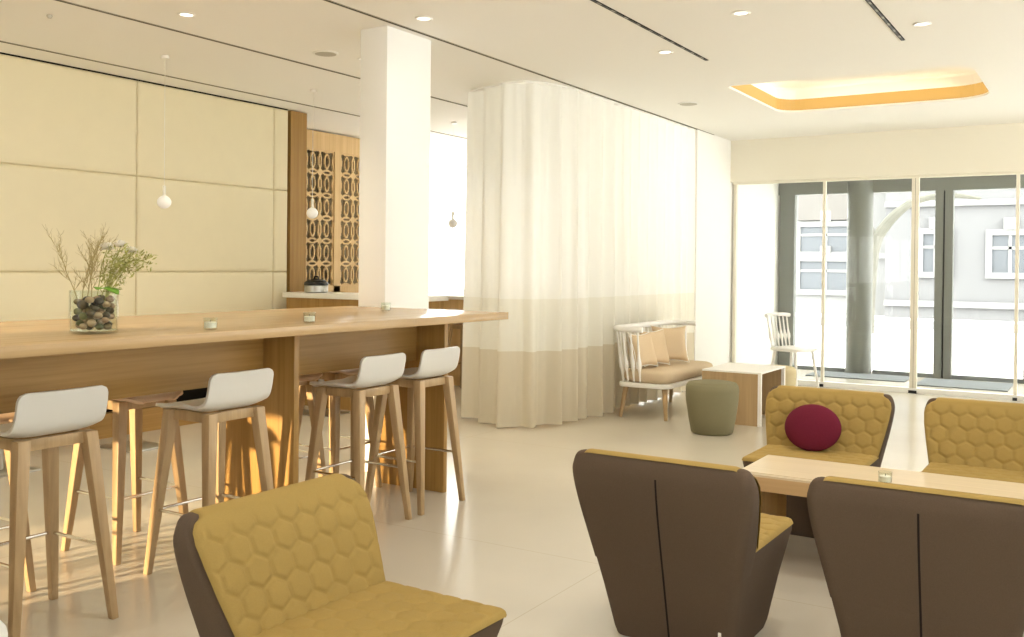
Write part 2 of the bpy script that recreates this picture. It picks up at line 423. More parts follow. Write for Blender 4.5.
# ------------------------------------------------------------------ outside
struct('ground_street', box(-40, 40, YD+.3, 60, -.20, -.02), 'paving')
tag(box(-40, 40, 24.5, 28.2, -.02, .0).build('road', 'road'), 'grey road in front of the buildings across the street', 'road', kind='structure')
def facade(name, label, x0, x1, y, h, mat, wins, bands):
    t = thing(name, label, 'building', ((x0+x1)/2, y, -.02))
    ox = (x0+x1)/2
    box(x0-ox, x1-ox, 0, 6, 0, h).build('wall', mat, t)
    for z in bands: box(x0-ox, x1-ox, -.12, 0, z, z+.16).build('cornice', 'trim_white', t)
    for (a, b, c, d) in wins:
        w = MB(); e = .16
        w.box(a-ox-e, b-ox+e, -.10, .02, c-e, c); w.box(a-ox-e, b-ox+e, -.10, .02, d, d+e)
        w.box(a-ox-e, a-ox, -.10, .02, c, d); w.box(b-ox, b-ox+e, -.10, .02, c, d)
        f = w.build('window', 'trim_white', t)
        k = MB(); mid = (a+b)/2-ox
        k.box(mid-.04, mid+.04, -.06, .0, c, d); k.box(a-ox, b-ox, -.06, .0, c+(d-c)*.62, c+(d-c)*.62+.08)
        k.build('sash', 'trim_white', f)
        box(a-ox, b-ox, -.03, -.01, c, d).build('pane', 'street_glass', f)
        box(mid-.16, mid+.16, -.16, 0, d+e, d+e+.32).build('keystone', 'trim_white', f)
    return t
facade('apartment_building', 'light grey stucco building with white framed windows across the street, behind the right door pane', -5.6, 14, 30, 11, 'facade',
       [(-4.55, -3.9, 1.35, 2.45), (-2.75, -1.85, 1.35, 2.40), (-.4, .6, .85, 2.45), (2, 3, .85, 2.45), (-4.75, -4.05, 4.1, 5.9), (-2.7, -1.75, 4.1, 5.9)], (.35, 3.25))
lb = facade('shop_building', 'pale building with a shutter over wide white windows, behind the left door pane', -16, -5.7, 31, 11, 'facade2',
       [(-8.35, -6.75, 1.95, 2.75), (-8.35, -6.75, .75, 1.65), (-11, -9.3, .75, 2.6)], (1.75, 3.9))
box(-8.4+10.85, -6.7+10.85, -.15, 0, 2.95, 3.75).build('roller_shutter', 'awning', lb)
tr = thing('street_tree', 'bare pale tree leaning its branch over the street outside the doors', 'tree', (-4.45, 22, -.02))
def arc(pts, n=16):
    pts = [Vector(p) for p in pts]; out = []
    for i in range(len(pts)-1):
        p0 = pts[max(i-1, 0)]; p1 = pts[i]; p2 = pts[i+1]; p3 = pts[min(i+2, len(pts)-1)]
        for k in range(n):
            u = k/n
            out.append(.5*((2*p1)+(p2-p0)*u+(2*p0-5*p1+4*p2-p3)*u*u+(3*p1-p0-3*p2+p3)*u**3))
    out.append(pts[-1]); return out
def taper(path, r0, r1): return [r0+(r1-r0)*i/(len(path)-1) for i in range(len(path))]
p = arc([(-.05, 0, 0), (-.02, 0, .9), (.05, 0, 1.7), (.16, 0, 2.15)], 6); MB().tube(p, taper(p, .19, .15), 10).build('trunk', 'bark', tr, smooth=True)
p = arc([(.13, 0, 2.05), (.50, 0, 2.55), (.95, 0, 2.88), (1.6, .05, 2.98), (2.2, .1, 2.9)], 6); MB().tube(p, taper(p, .13, .03), 10).build('branch', 'bark', tr, smooth=True)
p = arc([(.13, 0, 2.0), (-.12, 0, 2.6), (-.30, 0, 3.4), (-.2, .1, 4.6)], 6); MB().tube(p, taper(p, .12, .05), 10).build('branch', 'bark', tr, smooth=True)
p = arc([(1.3, .03, 2.96), (2.1, .1, 3.25), (3.2, .1, 3.3)], 6); MB().tube(p, taper(p, .04, .015), 8).build('branch', 'bark', tr, smooth=True)

# ------------------------------------------------------------------ ceiling fittings
def dash_mat():
    m, nt, p = new_mat('dashed vent blade'); tc = nt.nodes.new('ShaderNodeTexCoord'); sp = nt.nodes.new('ShaderNodeSeparateXYZ'); link(nt, tc, 'Object', sp, 0)
    a = nt.nodes.new('ShaderNodeMath'); a.operation = 'WRAP'; a.inputs[1].default_value = 1.; a.inputs[2].default_value = 0.
    b = nt.nodes.new('ShaderNodeMath'); b.operation = 'MULTIPLY'; b.inputs[1].default_value = 5.3; link(nt, sp, 'Y', b, 0); link(nt, b, 0, a, 0)
    g = nt.nodes.new('ShaderNodeMath'); g.operation = 'GREATER_THAN'; g.inputs[1].default_value = .7; link(nt, a, 0, g, 0)
    mx = nt.nodes.new('ShaderNodeMix'); mx.data_type = 'RGBA'; mx.inputs[6].default_value = (.02, .018, .016, 1); mx.inputs[7].default_value = (.30, .28, .24, 1)
    link(nt, g, 0, mx, 0); nt.links.new(mx.outputs[2], p.inputs['Base Color']); return m
M['dash'] = dash_mat()
def slot(y0, y1, x, w, label, dashes=False):
    t = thing('ceiling_slot_vent', label, 'vent', (x, (y0+y1)/2, CH), group='black linear slots in the ceiling')
    L = (y1-y0)/2
    box(-w/2, w/2, -L, L, -.003, .0).build('slot', 'black_gap', t)
    if dashes: box(-w/2+.007, w/2-.007, -L, L, -.0045, -.003).build('air_blade', M['dash'], t)
    else:
        for s in (-1, 1): box(s*w/2-.002, s*w/2+.002, -L, L, -.005, .0).build('edge_trim', plain('slot trim', (.30, .27, .2), .6, .3), t)
slot(-2, 10.86, -3.96, .022, 'long black ceiling slot running above the curtain')
slot(-2, 12.0, -5.37, .022, 'long black ceiling slot between the pillar and the padded wall')
slot(-2, 12.5, -6.735, .022, 'long black ceiling slot right beside the padded wall')
slot(3, 6.94, -2.59, .027, 'dashed black air vent in the ceiling, the left of the two', True)
slot(3, 6.98, -1.205, .027, 'dashed black air vent in the ceiling, the right of the two', True)

dl0, st = thing('ceiling_downlight', 'x', 'ceiling light'), []
MB().lathe([(.052, 0), (.058, -.004), (.050, -.010), (.040, -.006)], 24, cap=False).build('trim_ring', 'white_paint', dl0, smooth=True)
MB().lathe([(.041, -.004), (.035, -.0045), (.001, -.005)], 24).build('lens', 'led', dl0)
for (x, y), lab in zip([(-3.71, 4.89), (-1.93, 5.75), (-2.75, 6.52), (-1.02, 6.57), (-4.96, 4.07), (-4.83, 5.63)],
        ['small round ceiling downlight between the pillar and the long slot', 'small round ceiling downlight between the two dashed vents', 'small round ceiling downlight left of the end of the left dashed vent',
         'small round ceiling downlight just right of the right dashed vent', 'small round ceiling downlight above the padded wall on the left', 'small round ceiling downlight between the grey speaker and the pillar']):
    place_copy(dl0, st, (x, y, CH), 0, lab, 'ceiling downlights')
    l = bpy.data.lights.new('downlight_beam', 'SPOT'); l.energy = 1.2 if x == -3.71 else 30 if x < -4 else 16; l.spot_size = 2.2; l.spot_blend = .8; l.color = (1, .88, .70); l.shadow_soft_size = .04
    lo = bpy.data.objects.new('downlight_beam', l); lo.location = (x, y, CH-.02); C.objects.link(lo)
for i, (x, y) in enumerate([(-1.9, 2.6), (-1.0, 4.15), (-.3, 2.9), (-3.1, 1.2)]):  # unseen downlights added so the chair seats are lit from overhead
    place_copy(dl0, st, (x, y, CH), 0, 'added unseen ceiling downlight over the lounge chairs, above the frame', 'added downlights over the lounge chairs')
    l = bpy.data.lights.new('downlight_beam', 'SPOT'); l.energy = 18; l.spot_size = 2.1; l.spot_blend = .9; l.color = (1, .93, .82); l.shadow_soft_size = .05
    lo = bpy.data.objects.new('downlight_beam', l); lo.location = (x, y, CH-.02); C.objects.link(lo)
for (x, y, r), lab in zip([(-4.96, 5.34, .095), (-3.42, 8.68, .10)], ['flat round grey ceiling speaker left of the pillar', 'flat round grey ceiling speaker right of the curtain']):
    t = thing('ceiling_speaker', lab, 'speaker', (x, y, CH), group='ceiling speakers')
    MB().lathe([(r, 0), (r, -.006), (r*.92, -.009)], 32).build('rim', 'white_wall', t, smooth=True)
    MB().lathe([(r*.92, -.0085), (r*.5, -.011), (.002, -.0115)], 32).build('grille', 'speaker', t, smooth=True)
t = thing('smoke_detector', 'tiny round detector on the ceiling above the padded wall', 'smoke detector', (-5.75, 3.65, CH))
MB().lathe([(.018, 0), (.018, -.008), (.010, -.02)], 16).build('housing', 'speaker', t, smooth=True)

pd0, st = thing('pendant_lamp', 'x', 'lamp'), []
MB().tube([(0, 0, .05), (0, 0, CH-1.84)], .002, 6).build('cord', 'cord', pd0)
MB().lathe([(.012, .125), (.012, .055), (.02, .045)], 12).build('stem', 'cord', pd0, smooth=True)
MB().ball((0, 0, 0), .052, 20, (1, 1, .95)).build('globe', 'globe', pd0, smooth=True, angle=180)
MB().lathe([(.03, CH-1.84), (.03, CH-1.86)], 16).build('ceiling_cap', 'white_paint', pd0)
for y, lab in ((4.81, 'small white globe pendant hanging before the padded wall'), (6.41, 'small white globe pendant hanging before the fretwork screen'), (8.60, 'small white globe pendant hanging between the pillar and the curtain')):
    place_copy(pd0, st, (-6.1, y, 1.84), 0, lab, 'globe pendants')

# ------------------------------------------------------------------ fretwork screen
scr = thing('fretwork_screen', 'oak wall screen with two pierced fretwork panels behind the white counter', 'screen', (XW, 7.34, 0))
W0, W1 = 0.0, 1.98
def fret(y0, y1, z0, z1):
    """pierced panel: interlocking circles and lenses, cut as a fine cell grid with soft outline"""
    h = .0085; cw, chh = .235, .268
    ny, nz = int((y1-y0)/h), int((z1-z0)/h)
    def solid(y, z):
        u, v = y-y0, z-z0
        if u < .016 or v < .016 or y1-y < .016 or z1-z < .016: return True
        a = (u/cw) % 1-.5; b = (v/chh) % 1-.5
        for ox in (-1, 0, 1):
            for oy in (-1, 0, 1):
                if abs(math.hypot(a-ox, b-oy)-.60) < .040: return True
        return abs(math.hypot(a*1.9, b)-.30) < .05 or math.hypot(abs(a)-.5, abs(b)-.5) < .10
    mb = MB(); bm = mb.bm; V = {}
    def vert(i, j):
        if (i, j) not in V: V[(i, j)] = bm.verts.new((0, y0+(y1-y0)*i/ny, z0+(z1-z0)*j/nz))
        return V[(i, j)]
    for i in range(ny):
        for j in range(nz):
            if solid(y0+(y1-y0)*(i+.5)/ny, z0+(z1-z0)*(j+.5)/nz):
                mb.face([vert(i, j), vert(i+1, j), vert(i+1, j+1), vert(i, j+1)])
    return mb
for y0, y1 in ((.33, 1.27), (1.38, 1.96), ):
    fret(y0, y1, 1.12, 2.72).build('fretwork_panel', 'screen_oak', scr, solid=.018)
m = MB(); m.box(-.02, .012, .0, .33, 0, CH-.02); m.build('side_stile', 'screen_oak', scr)
box(-.02, .012, 1.27, 1.38, 1.0, 2.72).build('middle_stile', 'screen_oak', scr)
box(-.02, .012, .33, 1.98, 2.72, CH-.02).build('top_panel', 'screen_oak', scr)
box(-.02, .012, .33, 1.98, .9, 1.12).build('bottom_rail', 'screen_oak', scr)

# white counter with oak front
ct = thing('service_counter', 'oak fronted counter with a thick white top under the fretwork screen', 'counter', (-6.1, 7.05, 0))
box(-.80, .83, -.15, .25, .0, 1.05).build('front_panel', 'oak_z', ct)
box(-.82, .86, -.19, .28, 1.05, 1.10).build('worktop', 'white_paint', ct, bevel=.004)
bc = thing('back_counter', 'sunlit oak counter at the back between the pillar and the curtain', 'counter', (-6.2, 9.3, 0))
box(-1.4, 1.9, -.25, .25, 0, .99).build('front_panel', 'screen_oak', bc)
box(-1.42, 1.92, -.28, .28, .99, 1.03).build('worktop', 'white_paint', bc, bevel=.004)
dish = thing('serving_warmer', 'black lidded steel warmer on the white counter', 'serving dish', (-6.62, 7.02, 1.10))
MB().lathe([(.105, 0), (.115, .01), (.115, .07), (.10, .075)], 24).build('pan', 'steel', dish, smooth=True)
MB().lathe([(.12, .075), (.115, .10), (.08, .125), (.02, .135)], 24).build('lid', 'black', dish, smooth=True)
MB().tube([(-.03, 0, .132), (-.02, 0, .158), (.02, 0, .158), (.03, 0, .132)], .007, 8).build('handle', 'black', dish, smooth=True)

# ------------------------------------------------------------------ bench and pedestal tables behind the bar
bn = thing('wall_bench', 'long oak plinth bench along the foot of the padded wall', 'bench', (-6.83, 3.2, 0))
box(-.20, .18, -5., 3.45, 0, .19).build('plinth', 'oak_y', bn)
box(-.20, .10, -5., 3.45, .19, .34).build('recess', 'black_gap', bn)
box(-.20, .22, -5., 3.45, .34, .46).build('seat_pad', 'cream_pad', bn, bevel=.02)
pt0, st = thing('pedestal_table', 'x', 'table'), []
box(-.20, .20, -.17, .17, 0, .012).build('base_plate', 'steel', pt0, bevel=.003)
MB().tube([(0, 0, .012), (0, 0, .70)], .028, 12).build('column', 'steel', pt0, smooth=True)
box(-.22, .22, -.20, .20, .70, .73).build('table_top', 'oak_y', pt0, bevel=.004)
for y, lab in ((3.58, 'low pedestal table behind the bar, its steel base plate at the far left'), (4.61, 'low pedestal table behind the bar, its steel base plate between the oak stools'), (6.62, 'low pedestal table behind the bar, its steel base plate beyond the slab leg')):
    place_copy(pt0, st, (-6.17, y, 0), 0, lab, 'pedestal tables behind the bar')

# ------------------------------------------------------------------ the bar
BX0, BX1, BY0, BY1, BZ = -4.35, -3.09, .95, 4.95, 1.10
bar = thing('bar_table', 'long oak bar table on thick slab legs beside the pillar', 'bar table', ((BX0+BX1)/2, 3, 0))
ox, oy = (BX0+BX1)/2, 3
box(BX0-ox, BX1-ox, BY0-oy, BY1-oy, 1.057, BZ).build('countertop', 'top_oak', bar, bevel=.003)
for y in (1.05, 3.463, 4.728): box(-3.92-ox, -3.407-ox, y-oy, y+.036-oy, 0, 1.057).build('leg_slab', 'oak_z', bar, bevel=.002)
for a, b in ((1.086, 3.463), (3.499, 4.728)): box(-3.65-ox, -3.622-ox, a-oy, b-oy, .79, 1.057).build('apron', 'oak_y', bar)

# ------------------------------------------------------------------ stools
def make_stool(shell_mat, name, cat):
    t = thing(name, 'x', cat)
    top = {(1, 1): 0, (1, -1): 0, (-1, 1): 0, (-1, -1): 0}
    for sx, sy in top:
        a = Vector((sx*.135, sy*.125-.0, .732)); b = Vector((sx*.200, sy*.195, 0))
        m = MB()
        r0, r1 = .025, .0145
        m.loft([[(p.x+dx*r, p.y+dy*r, p.z) for dx, dy in ((-1, -1), (1, -1), (1, 1), (-1, 1))] for p, r in ((b, r1), (a.lerp(b, .5), .0205), (a, r0))])
        m.build('leg', 'leg_oak', t, bevel=.004)
    f = MB()
    f.box(-.135, .135, .105, .127, .688, .731); f.box(-.135, .135, -.127, -.105, .688, .731)
    f.box(-.137, -.115, -.125, .125, .688, .731); f.box(.115, .137, -.125, .125, .688, .731)
    f.build('seat_frame', 'leg_oak', t, bevel=.002)
    z = .285; k = 1-z/.715; px = .135+.065*k; py = .125+.07*k
    m = MB(); r = .0075
    m.tube([(-px, -py, z), (-px, py, z), ], r, 8); m.tube([(px, -py, z), (px, py, z)], r, 8); m.tube([(-px, py, z), (px, py, z)], r, 8)
    m.build('footrest', 'chrome', t, smooth=True)
    # shell: seat curving up into a low back
    prof = [(.215, .728), (.205, .742), (.17, .748), (.08, .744), (.0, .742), (-.065, .744), (-.112, .753), (-.146, .778), (-.163, .822), (-.172, .868), (-.178, .908)]
    path = arc([(0, y, z) for y, z in prof], 4)
    L = [0]
    for a, b in zip(path, path[1:]): L.append(L[-1]+(b-a).length)
    T = L[-1]; NU = 24
    def hw(s):
        base = .186-.006*max(0, (s/T-.3)/.7)
        r0, r1 = .09, .032
        if s < r0: base -= r0-math.sqrt(max(0, r0*r0-(r0-s)**2))
        if T-s < r1: base -= r1-math.sqrt(max(0, r1*r1-(r1-(T-s))**2))
        return base
    def fn(u, v):
        i = min(int(round(v*(len(path)-1))), len(path)-1); p = path[i]; s = L[i]; x = (2*u-1)
        b = max(0., min(1., (s/T-.45)/.4))
        y = p.y+.006*b*x*x; g = max(0., min(1., (s/T-.08)/.35)); zz = p.z+(.010+.022*g)*(1-b)*x**4
        if b > 0: zz -= .0*x*x
        return (hw(s)*x, y, zz)
    sh = MB().grid(fn, NU, len(path)-1)
    bmesh.ops.recalc_face_normals(sh.bm, faces=sh.bm.faces)
    # thickness towards the underside
    up = sum((f.normal.z for f in sh.bm.faces))
    if up < 0: bmesh.ops.reverse_faces(sh.bm, faces=sh.bm.faces)
    o = sh.build('seat_shell', shell_mat, t, smooth=True, solid=.014, angle=60)
    md = o.modifiers.new('round', 'BEVEL'); md.width = .005; md.segments = 2; md.limit_method = 'ANGLE'; md.angle_limit = math.radians(60)
    return t
ws, st = make_stool('white_shell', 'bar_stool', 'bar stool'), []
for x, y, r, lab in [(-3.45, 2.145, 90, 'white shell bar stool at the left edge, first along the front of the bar'),
        (-3.40, 2.96, 90, 'white shell bar stool before the first slab leg of the bar'),
        (-3.40, 3.93, 90, 'white shell bar stool between the two slab legs, third along the front of the bar'),
        (-3.40, 4.44, 90, 'white shell bar stool nearest the right end of the bar'),
        (-1.435, .56, 90, 'white shell of a bar stool just peeking in at the bottom left corner')]:
    place_copy(ws, st, (x, y, 0), math.radians(r), lab, 'white bar stools')
os_, st = make_stool('seat_oak', 'bar_stool', 'bar stool'), []
for x, y, r, lab in [(-4.00, 2.15, -90, 'oak bar stool across the bar at the left edge, behind the first white stool'),
        (-4.02, 2.97, -90, 'oak bar stool across the bar, between the first two white stools'),
        (-4.02, 3.95, -90, 'oak bar stool across the bar just right of the first slab leg'),
        (-4.02, 4.43, -90, 'oak bar stool across the bar behind the third white stool'),
        (-5.98, 8.72, 0, 'oak bar stool far behind, at the sunlit back counter by the curtain')]:
    place_copy(os_, st, (x, y, 0), math.radians(r), lab, 'oak bar stools')

# ------------------------------------------------------------------ vase with stones and flowers
VX, VY = -3.39, 2.345
vs = thing('glass_vase', 'clear glass cylinder vase of pebbles and flowers on the bar', 'vase', (VX, VY, BZ))
MB().lathe([(.088, 0), (.090, .004), (.090, .166), (.088, .168), (.086, .166), (.085, .012), (.002, .010)], 40, cap=True).build('glass_body', 'vase_glass', vs, smooth=True)
pb = []
for k in range(40000):
    if len(pb) >= 80: break
    r = random.uniform(.016, .023); a = random.uniform(0, 2*PI); q = (.083-r)*math.sqrt(random.random()); z = random.uniform(.012+r*.8, .135)
    pnt = Vector((q*math.cos(a), q*math.sin(a), z))
    if all((pnt-c).length > (r+s)*.84 for c, s in pb): pb.append((pnt, r))
pb.sort(key=lambda c: c[0].z)
for i, (c, r) in enumerate(pb):
    m = MB(); bmesh.ops.create_icosphere(m.bm, subdivisions=2, radius=r, matrix=Matrix.Diagonal((1, random.uniform(.85, 1), random.uniform(.7, .85), 1)))
    o = m.build('pebble', 'pebble%d' % random.choice([0, 1, 2, 3, 3, 4, 5]), smooth=True, angle=180)
    o.location = (VX+c.x, VY+c.y, BZ+c.z)
    tag(o, 'smooth mottled pebble inside the glass vase on the bar', 'pebble', 'pebbles in the glass vase')
# wiry twigs on the left
tw = thing('twig_spray', 'wiry brown green twigs rising from the left of the vase', 'twigs', (VX-.02, VY-.02, BZ+.10))
def branchlet(m, p, d, L, r, depth):
    pts = [p]; q = Vector(p); dd = Vector(d).normalized()
    for k in range(5):
        dd = (dd+Vector((random.uniform(-.2, .2), random.uniform(-.2, .2), random.uniform(-.08, .16)))).normalized(); q = q+dd*L/5; pts.append(q.copy())
    m.tube(pts, taper(pts, r, r*.5), 5)
    if depth:
        for k in range(1, 6):
            for j in range(2):
                e = (dd+Vector((random.uniform(-.9, .9), random.uniform(-.9, .9), random.uniform(-.2, .7)))).normalized()
                branchlet(m, pts[k], e, L*random.uniform(.25, .5), r*.6, depth-1)
for i in range(4):
    m = MB(); a = random.uniform(0, 2*PI); branchlet(m, Vector((-.01, -.03+.02*i, .03)), Vector((-.10+.08*i, -.22+.13*i, 1.)), .20, .0020, 2); m.build('twig', 'twig', tw)
sp = thing('flower_sprig', 'leafy green sprigs leaning right out of the vase', 'plant', (VX+.02, VY+.03, BZ+.10))
for i in range(4):
    m = MB(); pts = arc([(0, 0, 0), (.01+.01*i, .012, .10), (.02, .02+.030*i, .17+.015*(i % 2)), (.03, .03+.05*i, .215-.012*i)], 4)
    m.tube(pts, .0022, 5); m.build('stem', 'sprig', sp)
    m = MB()
    for k in range(150):
        q = pts[random.randint(4, len(pts)-1)]+Vector((random.uniform(-.035, .035), random.uniform(-.04, .04), random.uniform(-.045, .03)))
        d = Vector((random.uniform(-1, 1), random.uniform(-1, 1), random.uniform(-.3, .8))).normalized()*random.uniform(.020, .036)
        s = d.cross(Vector((random.random(), random.random(), 1))).normalized()*.0036
        v = [m.bm.verts.new(x) for x in (q, q+d*.5+s, q+d, q+d*.5-s)]; m.face(v)
    lf = m.build('foliage', 'sprig', sp); lf['kind'] = 'stuff'
for i, (dx, dy, dz) in enumerate([(.02, .045, .335), (.035, .095, .345), (.025, .150, .322)]):
    fl = thing('white_flower', ['fluffy white flower nearest the twigs, above the vase', 'fluffy white flower in the middle of three above the vase', 'fluffy white flower furthest right above the vase'][i], 'flower', (VX+dx, VY+dy, BZ+dz), group='white flowers in the vase')
    m = MB()
    for k in range(110):
        a = random.uniform(0, 2*PI); e = random.uniform(-.4, 1.4); d = Vector((math.cos(a)*math.cos(e), math.sin(a)*math.cos(e), math.sin(e)*.7))*random.uniform(.026, .040)
        s = Vector((-math.sin(a), math.cos(a), .2))*.0085
        v = [m.bm.verts.new(x) for x in (Vector((0, 0, 0)), d*.6+s, d, d*.6-s)]; m.face(v)
    m.build('petals', 'petal', fl)
    MB().tube([(0, 0, 0), (-.005, -.02, -.06), (-.01-dx*.5, -dy*.7, -.20)], .0018, 5).build('stem', 'sprig', fl)
lf = thing('broad_leaf', 'bright green broad leaf lying at the rim of the vase', 'leaf', (VX+.05, VY+.0, BZ+.165))
def leaf(u, v):
    w = math.sin(PI*min(1, v*.95+.04))**.7*.030*(1+.3*math.sin(3*PI*v)); x = (2*u-1)*w
    return (.03+.02*v-abs(x)*.4, x+(v-.5)*.075, .012-(v-.3)**2*.05+abs(x)*.25)
MB().grid(leaf, 8, 10).build('blade', 'leaf', lf, smooth=True, solid=.0012)

# votive glasses
vg, st = thing('votive_candle', 'x', 'candle'), []
MB().lathe([(.026, 0), (.029, .004), (.030, .05), (.0285, .051), (.027, .05), (.026, .008), (.002, .007)], 28).build('glass_cup', 'vase_glass', vg, smooth=True)
MB().lathe([(.024, .009), (.025, .03), (.022, .033), (.002, .032)], 24).build('wax', 'wax', vg, smooth=True)
MB().tube([(0, 0, .03), (.001, 0, .042)], .0012, 5).build('wick', 'black', vg)
for x, y, z, lab in ((-3.20, 2.76, BZ, 'small glass votive candle on the bar, right of the vase'), (-3.22, 3.37, BZ, 'small glass votive candle on the bar, above the first slab leg'), (-3.72, 4.55, BZ, 'small glass votive candle on the bar before the pillar'), (-.82, 4.46, .44, 'small glass votive candle on the low lounge table')):
    place_copy(vg, st, (x, y, z), 0, lab, 'votive candles')

# ------------------------------------------------------------------ lounge chairs
HEXW = .086
def hex_edge(u, v):
    """distance from (u, v) to the nearest edge of a pointy-topped hexagon grid"""
    rp = HEXW*math.sqrt(3)/2; best = []
    j0 = round(v/rp)
    for j in (j0-1, j0, j0+1):
        off = HEXW/2 if j % 2 else 0
        i0 = round((u-off)/HEXW)
        for i in (i0-1, i0, i0+1): best.append((u-(i*HEXW+off))**2+(v-j*rp)**2)
    best.sort(); d1, d2 = math.sqrt(best[0]), math.sqrt(best[1])
    return (best[1]-best[0])/(2*HEXW)
def quilt(u, v, depth=.0068):
    e = hex_edge(u, v); k = min(1, e/.011); k = k*k*(3-2*k)
    return depth*(k-1)+depth*.5*min(1, e/.04)
def lerp_tab(tab, z):
    for a, b in zip(tab, tab[1:]):
        if z <= b[0]:
            f = (z-a[0])/(b[0]-a[0]); return [p+(q-p)*f for p, q in zip(a[1:], b[1:])]
    return tab[-1][1:]
BASE = [(0., .228, -.195, .215), (.03, .236, -.205, .235), (.20, .264, -.247, .285), (.36, .296, -.287, .338), (.380, .296, -.287, .343)]
BACK = [(.30, .284, -.273, -.12), (.40, .305, -.298, -.132), (.50, .326, -.322, -.178), (.58, .340, -.338, -.214), (.635, .345, -.345, -.244), (.665, .338, -.342, -.264), (.682, .322, -.335, -.279), (.690, .303, -.326, -.287)]
def make_lounge():
    t = thing('lounge_chair', 'x', 'armchair')
    MB().loft([rrect(w, a, b, z, .045, 8) for z, w, a, b in BASE]).build('base_shell', 'brown', t, smooth=True, angle=50)
    rings = []
    fine = [(v.x, v.y, q.x, q.y) for v, q in zip(arc([(z, w, 0) for z, w, a, b in BACK], 3), arc([(a, b, 0) for z, w, a, b in BACK], 3))]
    for z, w, a, b in fine:
        rings.append(rrect(w, a, b, z, min(.036, (b-a)*.45), 8, (lambda x, y, zz: zz+(.012*abs(x/.30)**6*(zz-.655)/.035 if zz > .655 else 0))))
    MB().loft(rings).build('back_shell', 'brown', t, smooth=True, angle=55)
    # back pad: runs up the inner face and folds over the top edge
    NU, NV = 104, 74
    prof = [(.385, -.120)] + [(z, b+.006) for z, w, a, b in BACK if z > .39] + [(.697, -.298), (.697, -.316), (.690, -.328)]
    path = arc([(0, y, z) for z, y in prof], 5); L = [0]
    for a, b in zip(path, path[1:]): L.append(L[-1]+(b-a).length)
    def at(s):
        for i in range(len(L)-1):
            if s <= L[i+1]:
                f = (s-L[i])/max(1e-9, L[i+1]-L[i]); p = path[i].lerp(path[i+1], f); d = (path[i+1]-path[i]).normalized(); return p, d
        return path[-1], (path[-1]-path[-2]).normalized()
    T = L[-1]
    def fn(u, v):
        s = v*T; p, d = at(s); w = lerp_tab(BACK, min(p.z, .69))[0]-.005
        top = max(0, (p.z-.66)/.04)
        if top > 0: w -= .006*min(1, top)**2
        x = w*(2*u-1); n = Vector((0, -d.z, d.y)); n = -n if n.y < 0 and d.z > .3 else n
        n = Vector((0, d.z, -d.y))
        edge = min(1, (1-abs(2*u-1))*w/.022)
        q = .011+quilt(x, s-.012)*(1 if p.z < .650 else max(0, 1-(p.z-.650)/.025))*min(1, (1-abs(2*u-1))*w/.035)
        q *= math.sqrt(max(0, edge*(2-edge)))
        r = p+n*q; return (x, r.y, r.z)
    o = MB().grid(fn, NU, NV).build('back_pad', 'mustard', t, smooth=True, angle=180)
    # seat pad
    def fs(u, v):
        y = -.145+.490*v; w = .297; r = .03
        dy = .3451-y
        ww = w - (r-math.sqrt(max(0, r*r-(r-dy)**2)) if dy < r else 0)
        x = ww*(2*u-1)
        ed = min((1-abs(2*u-1))*ww, dy)/.02; ed = max(0, min(1, ed))
        z = .3795+.019*math.sqrt(max(0, ed*(2-ed)))+quilt(x, y, .0036)*ed+.003*(1-(2*u-1)**2)
        return (x, y, z)
    MB().grid(fs, 92, 72).build('seat_pad', 'mustard', t, smooth=True, angle=180)
    # centre seam down the back
    tab = [(z, a) for z, w, a, b in BASE if z < .36] + [(z, a) for z, w, a, b in BACK if .37 < z < .65]
    m = MB(); rings = []
    for z, a in tab: rings.append([(-.0035, a-.0012, z), (.0035, a-.0012, z), (.0035, a+.01, z), (-.0035, a+.01, z)])
    m.loft(rings).build('back_seam', 'seam', t)
    box(.192, .202, -.226, -.205, .075, .10).build('care_tag', 'white_cush', t)
    return t
lc, st = make_lounge(), []
for x, y, r, lab in [(-1.335, 3.47, -.5, 'lounge chair showing its brown seamed back, left of the two seen from behind'),
        (-.482, 3.495, 0, 'lounge chair showing its brown seamed back, at the bottom right corner'),
        (-1.315, 5.215, 180, 'mustard quilted lounge chair facing us, with the burgundy cushion'),
        (-.47, 5.20, 180, 'mustard quilted lounge chair facing us at the right edge, without a cushion'),
        (-1.79, 2.045, -90.5, 'mustard quilted lounge chair in the foreground, turned to the right')]:
    place_copy(lc, st, (x, y, 0), math.radians(r), lab, 'quilted lounge chairs')
# burgundy cushion, leaning on the back
def pillow_round(name, mat):
    m = MB(); m.ball((0, 0, 0), 1, 28, (.150, .056, .128)); return m.build(name, mat, None, smooth=True, angle=180)
cu = pillow_round('round_cushion', 'burgundy'); cu.location = (-1.345, 5.275, .522); cu.rotation_euler = (math.radians(-18), 0, math.radians(4))
tag(cu, 'round burgundy cushion leaning on the mustard lounge chair', 'cushion')

# ------------------------------------------------------------------ low oak table
lt = thing('lounge_table', 'low oak table with a thick pale top between the lounge chairs', 'table', (-.82, 4.57, 0))
box(-.63, .75, -.25, .25, .376, .437).build('table_top', 'table_oak', lt)
box(-.632, .752, -.252, .252, .374, .4385).build('edge_band', 'table_edge', lt)
o = bpy.data.objects['edge_band']; o.scale = (1, 1, .975)
box(-.60, .72, -.22, .22, .4385, .440).build('top_veneer', 'table_oak', lt)
for x in (-.57, .64): box(x, x+.05, -.20, .20, 0, .374).build('leg_slab', 'oak_z', lt)

